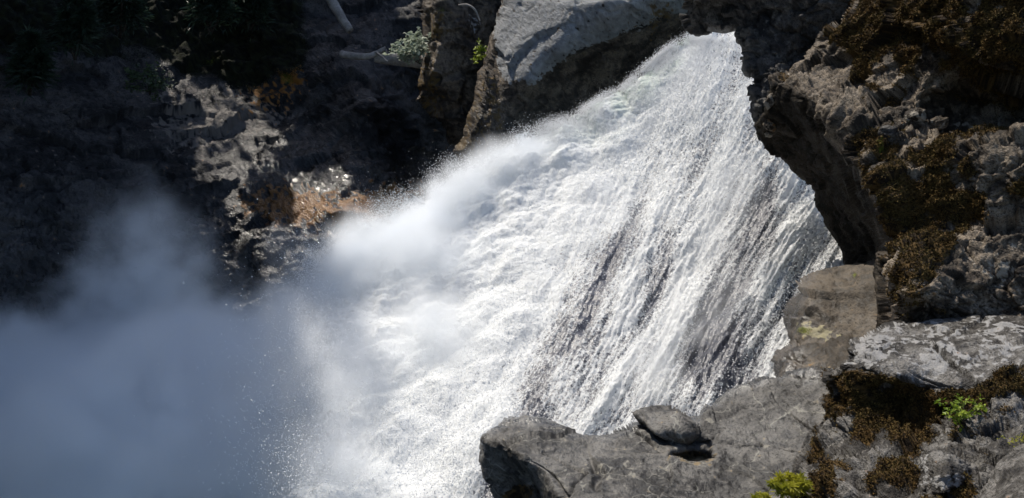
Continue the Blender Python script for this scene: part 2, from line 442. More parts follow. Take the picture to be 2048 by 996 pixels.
left_ctrl = [(500, 500, 37), (500, 350, 39.5), (500, 200, 43), (500, 0, 44.2), (500, -250, 45), (0, 500, 34), (0, 200, 36.5), (0, 0, 36.5), (0, -250, 36.5),
             (-280, 500, 27.5), (-280, 0, 29), (-280, -250, 29), (-280, 800, 26.5), (0, 740, 32), (300, 740, 35.5), (250, 400, 37.4), (250, 150, 41.5), (400, 100, 44.6), (380, 0, 46), (300, -60, 46), (130, 260, 38.4), (150, 450, 35.6), (700, 520, 34.8), (600, 450, 36.6), (600, 560, 35.2), (700, 350, 38.2), (640, 250, 41.5), (740, 215, 39.3), (690, 110, 42.0),
             (800, 150, 43.5), (700, 0, 45.5), (860, 300, 45), (930, 360, 47), (780, 420, 37.6), (830, 420, 40.5), (800, 490, 36.5), (850, 60, 45), (950, 0, 48), (950, 600, 45), (1500, 0, 48), (1500, 600, 47), (850, 760, 40), (1500, 800, 46), (800, -250, 48), (1400, -250, 49)]
cr_l = craggy(.28, .2, .14, .045, 2.6, 11, (1.3, 1, .55), rot(.35, .25, .2), .12)
def d_left(V, px, py, mk):
    r = cr_l(V, px, py, {'_el': mk['_el']})
    r += .17 * fbm(V / np.array([2.2, 1.4, .8]), 5, 77, .5, ridged=True) * (.15 + .85 * sstep(260, 380, py)) + .07 * fbm(V / .8, 4, 78)
    return r + .35 * sstep(.3, .8, mk['moss']) * fbm(V / .7, 4, 51)
oL, VL, FL, pxL, pyL, mkL = relief('cliff', [(-280, -60), (1500, -60), (1500, 800), (-280, 800)], left_ctrl, M['cliff'], d_left, step=3.6, rw=2, rd=0, thick=2, jag=0, seed=1, masks=m_left)
structure(oL, 'dark wet gorge wall behind the falls, orange stained at its foot')

# --- unseen rise of the left wall, crest shaped to keep sun off the pool
XW = -21.5
rim_y = np.array([-15, 5, 20, 30, 40, 46.8, 48, 49.5, 51, 60.3, 61.8, 80])
rim_z = np.array([22, 22, 23, 25, 25, 24, 10, 6, 5, 5, 35, 36])  # drop, gap and fin placed to shape sunlight on the far wall
def rimf(u, v):
    y = -15 + 95 * u; top = np.interp(y, rim_y, rim_z)
    q = np.stack([y, np.zeros_like(y), np.zeros_like(y)], 1)
    top = top + 1.3 * fbm(q / 3.5, 4, 5) + 2.2 * fbm(q / 1.0, 4, 6, .75) * 1.0
    back = np.where(v > .7, (v - .7) / .3, 0.0); up = np.minimum(v / .7, 1)
    z = -17 + (top + 17) * up
    x = XW - back * np.where(y > 52, 2.5, 30.0)
    far = sstep(10, -15, y); x = x - far * 6
    P = np.stack([x, y, z + back * 1.5], 1)
    P[:, 0] += 1.1 * fbm(P / 4.0, 5, 8) ; P[:, 2] += .5 * fbm(P / 3.0, 4, 9) * (v > .6)
    return P
V, F, _, _ = grid_xy(420, 90, rimf)
structure(link_mesh('cliff', V, F, M['cliff'], attrs=tone(V, M['cliff'])), 'unseen side wall left of the view, crest shaped to shade the pool')

# --- unseen conifers added on that rim to soften sun on mist and far wall
def rim_firs():
    rg = np.random.default_rng(44); C = []; S = []
    spots = [(y + rg.normal(0, .5), 23.5 + rg.normal(0, 1), 8 + 9 * rg.random(), 1.0) for y in np.arange(16, 47.5, 1.5)]
    spots += [(51.5, 4, 14, .22), (55.2, 4, 19, .16), (58.8, 4, 24, .22)]
    for (y, z0, h, dn) in spots:
        n = int(h * 26 * dn); t_ = rg.random(n) ** 1.25; r = (1 - t_) * h * .17 + .12; th = rg.random(n) * 6.283; q = np.sqrt(rg.random(n)) * r
        C.append(np.stack([XW - 1.5 + q * np.cos(th), y + q * np.sin(th), z0 + h * t_ - .35 * q], 1)); S.append(.28 + .4 * rg.random(n))
        m = int(h / .25); tt = np.linspace(0, .95, m); C.append(np.stack([np.full(m, XW - 1.5), np.full(m, y), z0 + h * tt], 1)); S.append(np.full(m, .16))
    C = np.concatenate(C); S = np.concatenate(S)[:, None]; n = len(C)
    d = rg.normal(size=(n, 3)); d[:, 2] *= .4; d /= np.linalg.norm(d, axis=1, keepdims=True); e = np.cross(d, rg.normal(size=(n, 3))); e /= np.linalg.norm(e, axis=1, keepdims=True)
    V = np.stack([C - d * S, C + e * S * .55, C + d * S, C - e * S * .55], 1).reshape(-1, 3)
    return V, np.arange(n * 4).reshape(-1, 4)
t = NT('rim_fir_needle'); M['rimfir'] = t.done(t.bsdf((.03, .05, .025), .7, spec=.2))
V, F = rim_firs(); stuff(link_mesh('shade_trees', V, F, M['rimfir'], smooth=False), 'unseen conifers added along the gorge rim to filter the sunlight', 'shade_trees')

# --- brown pillar standing in the cleft
def m_pil(px, py, V, N):
    n = fbm(V / 1.2, 4, 23)
    return dict(stain=np.clip(.55 * blob(px, py, 850, 180, 40, 90) + .5 * blob(px, py, 870, 50, 30, 80) + .3 * n, 0, 1), green=.5 * blob(px, py, 890, 20, 20, 16), wet=.25 + 0 * px,
                moss=np.clip(.25 * n + .35 * blob(px, py, 900, 260, 80, 40), 0, 1), pale=.45 * blob(px, py, 945, 50, 20, 30))
oP, *_ = relief('rock_pillar', [(846, -110), (842, 0), (846, 60), (850, 110), (833, 165), (830, 200), (848, 222), (885, 242), (940, 300), (1000, 300), (1060, 80), (1060, -110)],
    [(845, 0, 36.8), (900, 0, 35.4), (960, 0, 36.2), (835, 190, 37), (880, 150, 35.8), (940, 150, 36.2), (900, 240, 37.2), (1000, 150, 37), (870, -100, 36.2), (1050, 280, 38)],
    M['pillar'], craggy(.4, .5, .3, .05, 1.6, 21, (1, 1, 1.7), rot(.1, .15, .2), .12), step=2.6, rw=45, rd=1.8, thick=4, jag=9, seed=2, masks=m_pil)
thing(oP, 'dark brown rock pillar in the cleft left of the pale grey buttress', 'rock')

# --- pale buttress with the cave beside the lip of the falls
def m_but(px, py, V, N):
    n = fbm(V / 1.1, 5, 33)
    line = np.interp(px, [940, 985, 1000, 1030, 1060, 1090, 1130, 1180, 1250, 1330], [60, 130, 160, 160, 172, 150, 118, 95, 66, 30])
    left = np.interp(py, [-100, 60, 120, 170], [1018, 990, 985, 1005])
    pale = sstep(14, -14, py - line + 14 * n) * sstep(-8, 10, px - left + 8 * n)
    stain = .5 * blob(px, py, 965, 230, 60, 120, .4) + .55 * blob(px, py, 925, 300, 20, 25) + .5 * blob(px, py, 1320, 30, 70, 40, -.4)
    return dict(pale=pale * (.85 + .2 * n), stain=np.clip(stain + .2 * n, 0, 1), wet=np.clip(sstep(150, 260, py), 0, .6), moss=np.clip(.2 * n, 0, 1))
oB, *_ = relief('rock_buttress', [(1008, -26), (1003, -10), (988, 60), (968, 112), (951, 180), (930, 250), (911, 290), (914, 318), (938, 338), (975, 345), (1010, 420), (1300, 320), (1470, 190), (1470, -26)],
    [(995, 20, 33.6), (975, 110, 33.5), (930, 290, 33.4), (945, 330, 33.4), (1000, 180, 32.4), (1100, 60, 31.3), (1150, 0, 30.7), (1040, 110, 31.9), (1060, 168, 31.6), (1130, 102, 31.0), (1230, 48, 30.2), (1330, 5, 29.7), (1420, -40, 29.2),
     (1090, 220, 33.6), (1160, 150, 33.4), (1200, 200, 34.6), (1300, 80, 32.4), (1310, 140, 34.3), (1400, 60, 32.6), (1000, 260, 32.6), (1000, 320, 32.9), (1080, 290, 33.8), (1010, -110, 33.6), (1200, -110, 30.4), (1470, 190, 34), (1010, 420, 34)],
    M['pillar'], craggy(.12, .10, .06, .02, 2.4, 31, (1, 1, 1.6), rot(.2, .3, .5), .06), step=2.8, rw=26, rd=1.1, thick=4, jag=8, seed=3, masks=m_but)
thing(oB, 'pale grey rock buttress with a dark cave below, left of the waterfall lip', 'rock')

# --- dark overhang hanging over the lip
def m_over(px, py, V, N):
    n = fbm(V / .9, 4, 43)
    return dict(moss=np.clip(.35 * n + .3 * (N[:, 2] > .3), 0, 1), pale=np.clip(.35 * n + .1, 0, 1), wet=.15 + 0 * px)
oO, *_ = relief('rock_overhang', [(1366, -36), (1370, 0), (1373, 40), (1382, 60), (1394, 67), (1430, 66), (1466, 67), (1473, 85), (1500, 95), (1492, 115), (1495, 140), (1513, 156), (1500, 185), (1508, 235), (1504, 262), (1545, 275), (1700, 240), (1800, 100), (1800, -36)],
    [(1390, 20, 20.2), (1430, 50, 20.6), (1430, -80, 18.8), (1470, 60, 20.2), (1510, 110, 19.5), (1510, 200, 19.0), (1515, 255, 18.9), (1560, 60, 19.0), (1600, 100, 18.8), (1560, 140, 18.9), (1590, 150, 18.9), (1650, 60, 18.2), (1640, 110, 18.7), (1560, -80, 18.4), (1700, -60, 17.2), (1700, 240, 18.5), (1800, 0, 17.6), (1560, 200, 18.9)],
    M['over'], craggy(.22, .36, .26, .04, 1.5, 41, (1.4, 1, .7), rot(.3, -.4, .3), .10), step=2.6, rw=16, rd=.7, thick=.8, jag=7, seed=4, masks=m_over)
thing(oO, 'dark fractured rock overhang above the waterfall lip', 'rock')

# --- big mossy cliff on the right with its undercut side
ridge = np.array([(1536, 153), (1600, 185), (1650, 235), (1700, 320), (1740, 400), (1765, 460), (1768, 545), (1768, 700)], float)
def side_of_ridge(px, py):
    rx = np.interp(py, ridge[:, 1], ridge[:, 0]); return px - rx
def m_right(px, py, V, N):
    n = fbm(V / .55, 5, 53); n2 = fbm(V / 1.6, 3, 54); s = side_of_ridge(px, py)
    face = sstep(0, 25, s) + (py < 153)
    moss = .58 * blob(px, py, 1870, 420, 200, 170, .2) + .75 * blob(px, py, 1800, 470, 80, 170, .1) + .7 * blob(px, py, 1750, 200, 45, 110, .1) + .6 * blob(px, py, 1790, 50, 110, 80) + .42 * blob(px, py, 1960, 80, 160, 150) + .55 * blob(px, py, 1990, 290, 110, 60)
    moss = np.clip(moss * 1.15, 0, .6) * face + 1.25 * n + .5 * n2 - .03 + .14 * (px > 1700) * (py > 260)
    moss = moss - .9 * blob(px, py, 1990, 530, 110, 110, .3) - .6 * blob(px, py, 2020, 290, 60, 60) - .5 * blob(px, py, 1650, 190, 80, 60, .5) - .35 * blob(px, py, 1810, 190, 60, 60) - 1.2 * (1 - np.clip(face, 0, 1))
    pale = .45 * blob(px, py, 1990, 240, 120, 25) + .38 * n + .3 * blob(px, py, 2000, 540, 100, 90) + .2 * blob(px, py, 1640, 190, 80, 60, .5)
    return dict(moss=np.clip(moss, 0, 1), pale=np.clip(pale * np.clip(face, 0, 1), 0, 1), green=.75 * blob(px, py, 1765, 292, 26, 14) * (n > -.2), wet=.08 + 0 * px, undercut_shade=.8 * sstep(14, -12, s + 16 * n) * (py > 170))  # last mask paints the shade on the undercut side of the ridge
cr_r = craggy(.34, .55, .45, .05, 1.2, 61, (1.2, 1, .7), rot(.4, .2, .5), .09)
def d_right(V, px, py, mk):
    s = side_of_ridge(px, py); smooth = sstep(40, -30, s) * (py > 150)
    return cr_r(V, px, py, mk) * (1 - .5 * smooth)
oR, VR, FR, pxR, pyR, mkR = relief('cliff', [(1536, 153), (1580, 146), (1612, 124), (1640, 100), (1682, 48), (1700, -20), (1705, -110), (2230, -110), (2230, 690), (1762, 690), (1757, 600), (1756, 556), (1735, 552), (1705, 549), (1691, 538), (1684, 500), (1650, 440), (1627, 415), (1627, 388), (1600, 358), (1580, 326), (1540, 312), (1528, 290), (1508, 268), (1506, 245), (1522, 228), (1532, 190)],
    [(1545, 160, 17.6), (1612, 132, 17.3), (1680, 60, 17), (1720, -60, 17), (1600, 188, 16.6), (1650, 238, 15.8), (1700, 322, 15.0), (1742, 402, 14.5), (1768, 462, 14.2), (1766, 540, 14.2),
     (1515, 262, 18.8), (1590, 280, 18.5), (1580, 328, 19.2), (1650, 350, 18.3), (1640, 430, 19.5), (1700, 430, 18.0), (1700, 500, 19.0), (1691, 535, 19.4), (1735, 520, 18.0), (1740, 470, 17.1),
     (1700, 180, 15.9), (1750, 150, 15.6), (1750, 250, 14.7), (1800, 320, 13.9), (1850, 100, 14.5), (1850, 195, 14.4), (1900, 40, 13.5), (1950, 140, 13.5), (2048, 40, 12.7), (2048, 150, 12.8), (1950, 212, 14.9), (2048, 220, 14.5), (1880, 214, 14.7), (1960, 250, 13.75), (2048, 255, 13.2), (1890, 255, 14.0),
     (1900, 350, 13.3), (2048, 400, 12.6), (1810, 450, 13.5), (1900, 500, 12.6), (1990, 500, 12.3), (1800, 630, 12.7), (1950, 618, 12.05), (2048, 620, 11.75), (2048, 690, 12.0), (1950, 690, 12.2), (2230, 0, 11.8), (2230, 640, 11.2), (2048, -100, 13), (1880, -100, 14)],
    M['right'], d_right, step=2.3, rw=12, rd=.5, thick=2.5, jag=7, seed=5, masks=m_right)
thing(oR, 'tall mossy brown cliff with a shade-darkened undercut side, right of the waterfall', 'cliff')

# --- smooth brown rocks between the cliff and the falls
def m_br(px, py, V, N):
    n = fbm(V / .5, 4, 63)
    return dict(pale=.75 * blob(px, py, 1640, 665, 50, 20, .15) + .1 * n, green=.62 * blob(px, py, 1612, 662, 26, 16) + .7 * blob(px, py, 1716, 566, 9, 7), wet=np.clip(.95 - (px - 1560) / 90 + .5 * n, 0, .9))
o, *_ = relief('boulder', [(1790, 520), (1735, 541), (1690, 541), (1640, 553), (1597, 586), (1571, 620), (1566, 652), (1576, 690), (1610, 730), (1700, 740), (1800, 720), (1810, 600)],
    [(1570, 640, 16.6), (1640, 556, 16.6), (1600, 600, 16.1), (1650, 620, 15.5), (1700, 550, 16.5), (1740, 630, 14.9), (1650, 665, 15.2), (1600, 680, 15.6), (1700, 720, 14.4), (1790, 540, 15.6), (1800, 700, 13.9)],
    M['brown'], worn(.22, .10, .015, 1.5, 71, .05, 1.6), step=2.6, rw=22, rd=.8, thick=2.5, jag=3, seed=6, masks=m_br)
thing(o, 'smooth rounded brown boulder at the right edge of the falls, below the undercut', 'rock')
o, *_ = relief('boulder', [(1590, 676), (1560, 708), (1551, 735), (1553, 756), (1580, 790), (1640, 830), (1730, 830), (1760, 700), (1700, 668), (1640, 684)],
    [(1556, 740, 15.1), (1600, 700, 14.9), (1650, 740, 14.1), (1650, 690, 14.9), (1700, 690, 14.4), (1600, 770, 14.3), (1700, 800, 13.2), (1640, 820, 13.2)],
    M['brown'], worn(.2, .12, .015, 1.0, 73, .07, 1.0), step=2.6, rw=20, rd=.7, thick=2.2, jag=3, seed=7, masks=m_br)
thing(o, 'lower dark brown boulder beside the falls, cracked along its top', 'rock')

# --- veined slate ledge in the foreground with a pothole
def plane_d(py, z=-6.6): return -z / (.309 + .951 * (py - 498) / FOC)
def m_led(px, py, V, N):
    n = fbm(V / .6, 4, 83)
    return dict(stain=1.0 * blob(px, py, 1390, 918, 54, 22), pale=np.clip(.35 * blob(px, py, 1480, 850, 90, 20) + .3 * blob(px, py, 1250, 940, 150, 40) + .3 * n, 0, 1) * .8 + .7 * blob(px, py, 1535, 900, 12, 7) - .5 * blob(px, py, 1390, 918, 54, 22),
                wet=np.clip(.3 * blob(px, py, 1540, 870, 90, 40) + .1 + .8 * sstep(26, 4, py - np.interp(px, [960, 1050, 1130, 1200, 1262, 1400, 1420, 1455, 1552], [870, 828, 854, 866, 846, 836, 808, 776, 757]) + 14 * n), 0, 1), moss=.8 * blob(px, py, 1040, 985, 45, 22) * (n > -.1))
def x_led(px, py):
    u = (px - 1388) / 54; v = (py - 918) / 20; th = .16
    uu = u * math.cos(th) + v * math.sin(th) * .4; r = np.sqrt(uu * uu + (v - .22 * u) ** 2)
    return .36 * sstep(1.0, .5, r)
pl = [(x, y, float(plane_d(y, z))) for x, y, z in [(1050, 840, -6.75), (1130, 862, -6.75), (1200, 880, -6.68), (1265, 850, -6.55), (1400, 850, -6.55), (1500, 850, -6.5), (1450, 785, -6.35), (1560, 768, -6.2), (1650, 795, -6.0), (1500, 800, -6.35), (1100, 900, -6.65), (1200, 940, -6.62), (1400, 940, -6.6), (1550, 900, -6.5), (1620, 880, -6.3), (1150, 1000, -6.6), (1400, 1010, -6.65), (1600, 1000, -6.4), (1200, 1090, -6.6), (1500, 1090, -6.6), (1000, 862, -6.85), (1650, 1090, -6.3)]]
pl += [(968, 880, 13.4), (982, 925, 13.5), (1000, 985, 13.6), (1040, 925, 12.5), (1022, 940, 13.0), (1050, 985, 13.0), (1095, 975, 12.1), (1090, 1060, 12.4), (1010, 1090, 13.6), (1010, 895, 12.85)]
o, *_ = relief('rock_ledge', [(962, 893), (964, 876), (985, 858), (1012, 838), (1050, 828), (1090, 834), (1130, 854), (1200, 866), (1262, 846), (1300, 836), (1400, 836), (1420, 808), (1455, 776), (1482, 766), (1520, 758), (1552, 757), (1600, 740), (1700, 740), (1720, 1110), (990, 1110), (992, 1000), (972, 950), (964, 920)],
    pl, M['ledge'], worn(.09, .07, .016, 1.2, 185, .09, .9, .10, .22), step=2.3, rw=13, rd=.5, thick=3, jag=3, seed=8, masks=m_led, extra=x_led)
thing(o, 'flat grey veined slate ledge with a water-worn pothole in the foreground', 'rock')
o, *_ = relief('boulder', [(1264, 826), (1280, 818), (1310, 813), (1345, 817), (1372, 830), (1390, 845), (1412, 868), (1424, 880), (1405, 888), (1365, 892), (1335, 890), (1312, 872), (1290, 850)],
    [(1270, 828, 13.15), (1320, 818, 13.35), (1345, 845, 12.72), (1390, 855, 12.75), (1320, 870, 12.6), (1415, 880, 12.62), (1370, 872, 12.52), (1345, 890, 12.75), (1390, 890, 12.75)],
    M['ledge'], worn(.06, .05, .012, .6, 87, .03, .7), step=2.0, rw=7, rd=.2, thick=.5, jag=2, seed=9)
thing(o, 'wedge-shaped grey boulder lying on the slate ledge above the pothole', 'rock')

# --- mossy block with a bright slab top, lower right
def m_slab(px, py, V, N):
    n = fbm(V / .4, 5, 93); n2 = fbm(V / 1.2, 3, 94)
    top = np.interp(px, [1650, 1700, 1760, 1830, 1900, 1960, 2048, 2200], [690, 725, 745, 780, 765, 770, 735, 730])
    slab = sstep(14, -14, py - top + 22 * n)
    moss = .95 * blob(px, py, 1750, 810, 130, 90, .2) + .6 * blob(px, py, 1880, 800, 90, 50) + .55 * blob(px, py, 1990, 790, 100, 50) + .7 * blob(px, py, 1670, 960, 60, 50) + .6 * blob(px, py, 1790, 960, 60, 40) + .62 * blob(px, py, 1925, 970, 30, 30)
    moss = np.clip(moss * 1.2, 0, .9) * (1 - slab) + .95 * n * (1 - slab) + .08 * (px < 1860) - .02 - .6 * slab
    pale = slab * (.34 + .4 * n + .35 * blob(px, py, 1740, 675, 60, 25)) + .5 * blob(px, py, 1720, 715, 35, 30) + .45 * blob(px, py, 1860, 950, 60, 20) + .12 * n
    return dict(moss=np.clip(moss, 0, 1), pale=np.clip(pale, 0, 1), wet=.12 * slab, green=.75 * blob(px, py, 2035, 886, 28, 10) * (n > -.15))
cr_s = craggy(.25, .52, .48, .065, .95, 95, (1.3, 1.3, .7), rot(.2, -.2, .6), .08)
wr_s = worn(.10, .06, .014, .9, 96, .07, .9)
def d_slab(V, px, py, mk):
    top = np.interp(px, [1650, 1700, 1760, 1830, 1900, 1960, 2048, 2200], [690, 725, 745, 780, 765, 770, 735, 730])
    s = sstep(20, -20, py - top); return s * wr_s(V, px, py, mk) + (1 - s) * cr_s(V, px, py, mk)
oS, VS, FS, pxS, pyS, mkS = relief('rock_block', [(1692, 690), (1700, 672), (1745, 660), (1790, 646), (1860, 637), (1960, 622), (2048, 628), (2200, 632), (2200, 1090), (1520, 1090), (1538, 1000), (1566, 962), (1600, 927), (1640, 892), (1652, 870), (1648, 800), (1650, 745), (1670, 730), (1688, 715)],
    [(1700, 675, 11.4), (1696, 700, 11.0), (1790, 650, 11.7), (1960, 626, 11.9), (2048, 632, 11.5), (1800, 700, 10.85), (1900, 690, 10.85), (1800, 750, 10.1), (1900, 755, 9.95), (2048, 735, 9.85), (2048, 680, 10.5), (1740, 740, 10.4),
     (1700, 765, 10.85), (1660, 800, 11.3), (1750, 830, 10.45), (1800, 800, 10.5), (1830, 830, 10.1), (1850, 880, 9.5), (1700, 900, 10.2), (1655, 875, 11.0), (1800, 890, 9.7), (1900, 800, 9.85), (1950, 850, 9.2), (2048, 790, 9.5), (2048, 770, 9.55), (2048, 860, 8.85),
     (1560, 985, 11.2), (1610, 945, 10.6), (1700, 955, 9.4), (1800, 930, 9.1), (1900, 930, 8.6), (1900, 1000, 7.9), (2048, 930, 8.2), (1600, 1050, 9.9), (1540, 1080, 10.6), (2048, 1080, 6.9), (1750, 1080, 8.2), (2200, 640, 11), (2200, 900, 8.2)],
    M['slab'], d_slab, step=2.1, rw=14, rd=.4, thick=2.5, jag=6, seed=10, masks=m_slab)
thing(oS, 'large mossy rock block with a bright flat slab top, lower right', 'rock')
o, *_ = relief('boulder', [(1930, 1070), (1950, 990), (1985, 950), (2048, 893), (2130, 862), (2180, 1070)],
    [(1945, 1000, 7.7), (1990, 955, 7.6), (2048, 900, 7.7), (2048, 950, 7.15), (2000, 1000, 7.1), (2048, 1050, 6.5), (2130, 900, 7.2), (1940, 1060, 7.2)],
    M['slab'], worn(.07, .04, .01, .8, 97, .03, .8), step=2.3, rw=9, rd=.3, thick=1.6, jag=3, seed=11)
thing(o, 'pale grey spotted slab rock in the bottom right corner', 'rock')
def m_g2(px, py, V, N): return dict(pale=.75 * blob(px, py, 1890, 965, 50, 18) + .6 * blob(px, py, 1850, 925, 16, 30) + .25 * fbm(V / .3, 4, 99))
o, *_ = relief('boulder', [(1836, 990), (1834, 930), (1846, 897), (1875, 881), (1908, 876), (1936, 893), (1948, 930), (1945, 965), (1925, 1000)],
    [(1840, 960, 8.5), (1880, 890, 8.85), (1890, 930, 8.1), (1935, 920, 8.45), (1890, 985, 7.9), (1930, 985, 8.1)],
    M['slab'], craggy(.12, .25, .2, .02, .5, 98, (1, 1, 1), R2, .03), step=2.1, rw=10, rd=.3, thick=.9, jag=4, seed=12, masks=m_g2)
thing(o, 'lichen-freckled grey boulder beside the bottom corner slab', 'rock')

# ================================================================== WATER: falls, spray, mist
def curve(pts, t):
    p = np.array(pts, float); k = np.linspace(0, 1, len(p)); n = len(p)
    # Catmull-Rom
    x = np.clip(t * (n - 1), 0, n - 1 - 1e-9); i = x.astype(int); f = (x - i)[:, None]
    g = lambda j: p[np.clip(j, 0, n - 1)]
    a, b, c, d = g(i - 1), g(i), g(i + 1), g(i + 2)
    return .5 * ((2 * b) + (-a + c) * f + (2 * a - 5 * b + 4 * c - d) * f ** 2 + (-a + 3 * b - 3 * c + d) * f ** 3)
LC = [(1388, 58), (1290, 150), (1180, 225), (1055, 292), (925, 352), (800, 435), (672, 505), (612, 595), (605, 720), (620, 880), (560, 1090)]
MC = [(1440, 58), (1408, 150), (1372, 240), (1328, 340), (1282, 440), (1235, 540), (1185, 640), (1130, 740), (1075, 840), (1015, 940), (960, 1060)]
RC = [(1492, 58), (1525, 150), (1560, 230), (1605, 320), (1655, 400), (1692, 470), (1712, 550), (1708, 650), (1690, 760), (1660, 870), (1630, 980)]
fall_d = tps([(1390, 60, 27.2), (1440, 60, 26.8), (1492, 60, 26.4), (1180, 225, 27.6), (925, 352, 27), (672, 505, 25.6), (585, 620, 24.4), (430, 900, 20.5), (330, 1060, 18.6),
              (1310, 340, 24.6), (1200, 540, 21.8), (1075, 740, 19.4), (930, 940, 17.6), (850, 1060, 16.8), (1550, 220, 23.6), (1665, 390, 22.2), (1745, 550, 20.8), (1630, 760, 17.9), (1500, 980, 16.2), (900, 600, 23.2), (1400, 660, 19.6)])
NS, NTT = 460, 560
def flow_px(s, t):
    L, m, r = curve(LC, t), curve(MC, t), curve(RC, t); s = s[:, None]
    return L * (2 * (s - .5) * (s - 1)) + m * (-4 * s * (s - 1)) + r * (2 * s * (s - .5))
u, v = np.meshgrid(np.linspace(0, 1, NS), np.linspace(0, 1, NTT)); u = u.ravel(); v = v.ravel()
pq = flow_px(u, v); wpx, wpy = pq[:, 0], pq[:, 1]
gi = np.arange(NS * NTT).reshape(NTT, NS)
WF = np.stack([gi[:-1, :-1], gi[:-1, 1:], gi[1:, 1:], gi[1:, :-1]], -1).reshape(-1, 4)
WV = at(wpx, wpy, fall_d(wpx, wpy)); WN = vnormals(WV, WF)
width = 2.5 + 15 * sstep(0, .75, v)
fl = np.stack([(u - .5) * width * 1.15, v * 24.0, 0 * u], 1)          # metres across, metres along the flow
# where the water is solid white, where it thins to dark streaks
jet = np.clip(sstep(.50, .22, u + .10 * fbm(fl / np.array([2.0, 5, 1]), 3, 101) - .06 * v), 0, 1)
st1 = fbm(fl / np.array([.6, 3.2, 1]), 5, 103, .55)
st2 = fbm(fl / np.array([1.6, 6.0, 1]) + 7, 3, 104, .5)
gap = np.maximum.reduce([.72 * blob(wpx, wpy, 1150, 650, 55, 160, .45), .62 * blob(wpx, wpy, 1225, 500, 50, 100, .4), 1.0 * blob(wpx, wpy, 1425, 690, 85, 150, .2), .7 * blob(wpx, wpy, 1530, 430, 34, 110, .12), .8 * blob(wpx, wpy, 940, 800, 36, 120, .9),
                         .75 * blob(wpx, wpy, 1070, 790, 40, 110, .5), .45 * blob(wpx, wpy, 1320, 560, 24, 110, .3), .5 * blob(wpx, wpy, 1480, 560, 40, 120, .15), .5 * blob(wpx, wpy, 1010, 960, 60, 80, .5), .5 * blob(wpx, wpy, 1060, 590, 30, 80, .5)])
foam = .60 + .75 * jet + .24 * st1 + .20 * st2 - .62 * gap * (1 - .8 * jet)
foam += .35 * blob(wpx, wpy, 1390, 540, 36, 330, .27)
# relief: billows on the jet, ropes on the sheet
f1, f2, _, _ = worley((WV + .22 * np.stack([fbm(WV / .9, 3, 110 + k) for k in range(3)], 1)) / 1.25, 107)
g1, g2, _, _ = worley((WV + .1 * np.stack([fbm(WV / .4, 2, 120 + k) for k in range(3)], 1)) / .45, 108)
k1, _, _, _ = worley(WV / .17, 109)
eg = sstep(.34, .06, u); bill = (.42 + .16 * eg) * (1 - f1) + (.10 + .10 * eg) * (1 - g1) + (.04 + .04 * eg) * (1 - k1)
rope = .05 * fbm(WV / .5, 3, 160) + .09 * st1 + .22 * st2 + .05 * fbm(fl / np.array([.16, .9, 1]), 3, 112, .6) + .02 * (1 - k1)
edge_m = u * width
h = jet * bill * (.35 + .65 * sstep(0, .25, v)) + (1 - jet) * rope
WV2 = WV + WN * h[:, None]
WN2 = vnormals(WV2, WF)

t = NT('white_water')
fv = t.n('ShaderNodeAttribute', attribute_name='flow').outputs['Vector']
s1 = t.noise(1.0, 4, .65, .2, vec=t.mapping((4.5, 1.6, 1), vec=fv))
sk = t.attr('streak')
s2 = t.math('ADD', t.math('MULTIPLY', t.math('SUBTRACT', 1.0, sk), t.noise(1.0, 3, .7, .0, vec=t.mapping((14.0, 8.0, 1), vec=fv))), t.math('MULTIPLY', sk, t.noise(1.0, 3, .7, .0, vec=t.mapping((15.0, 2.6, 1), vec=fv))))
gr = t.noise(15.0, 2, .75)
fo = t.attr('foam')
m = t.math('ADD', fo, t.math('MULTIPLY', t.math('SUBTRACT', s1, .5), .55))
m = t.math('ADD', m, t.math('MULTIPLY', t.math('SUBTRACT', s2, .5), 1.15))
m = t.math('ADD', m, t.math('MULTIPLY', t.math('SUBTRACT', gr, .5), 1.1))
mask = t.rng(m, .30, .66)
hh = t.math('ADD', t.math('MULTIPLY', s2, .6), t.math('MULTIPLY', gr, .7))
nb = t.bump(hh, .4, .09)
df = t.n('ShaderNodeBsdfDiffuse'); t.put(df.inputs['Color'], t.mix(t.attr('tint'), (.86, .875, .88), (.60, .70, .58))); t.put(df.inputs['Normal'], nb)
tr = t.n('ShaderNodeBsdfTranslucent'); tr.inputs['Color'].default_value = (.82, .86, .86, 1); t.put(tr.inputs['Normal'], nb)
mx = t.n('ShaderNodeMixShader'); mx.inputs[0].default_value = .30; t.put(mx.inputs[1], df.outputs[0]); t.put(mx.inputs[2], tr.outputs[0])
dark = t.bsdf((.07, .073, .09), .3, nb, spec=.5)
mx2 = t.n('ShaderNodeMixShader'); t.put(mx2.inputs[0], mask); t.put(mx2.inputs[1], dark); t.put(mx2.inputs[2], mx.outputs[0])
al = t.rng(t.math('ADD', t.attr('edge'), t.math('MULTIPLY', t.math('SUBTRACT', t.noise(4.5, 5, .75), .5), 1.5)), .05, .4)
tp = t.n('ShaderNodeBsdfTransparent'); mx3 = t.n('ShaderNodeMixShader'); t.put(mx3.inputs[0], al); t.put(mx3.inputs[1], tp.outputs[0]); t.put(mx3.inputs[2], mx2.outputs[0])
M['falls'] = t.done(mx3.outputs[0])
falls = link_mesh('waterfall', WV2, WF, M['falls'], attrs=dict(streak=np.clip(sstep(.45, .8, v + .2 * (.6 - u)), 0, 1), foam=foam, edge=edge_m / (1 + 3.5 * sstep(.55, .75, v)), tint=.9 * sstep(.40, .08, u) * sstep(.36, .10, v) * np.clip(.6 + 1.2 * fbm(WV / .7, 3, 150), 0, 1)))
fa = falls.data.attributes.new('flow', 'FLOAT_VECTOR', 'POINT'); fa.data.foreach_set('vector', fl.astype(np.float32).ravel())
structure(falls, 'white waterfall fanning out over the rocks from a narrow lip')

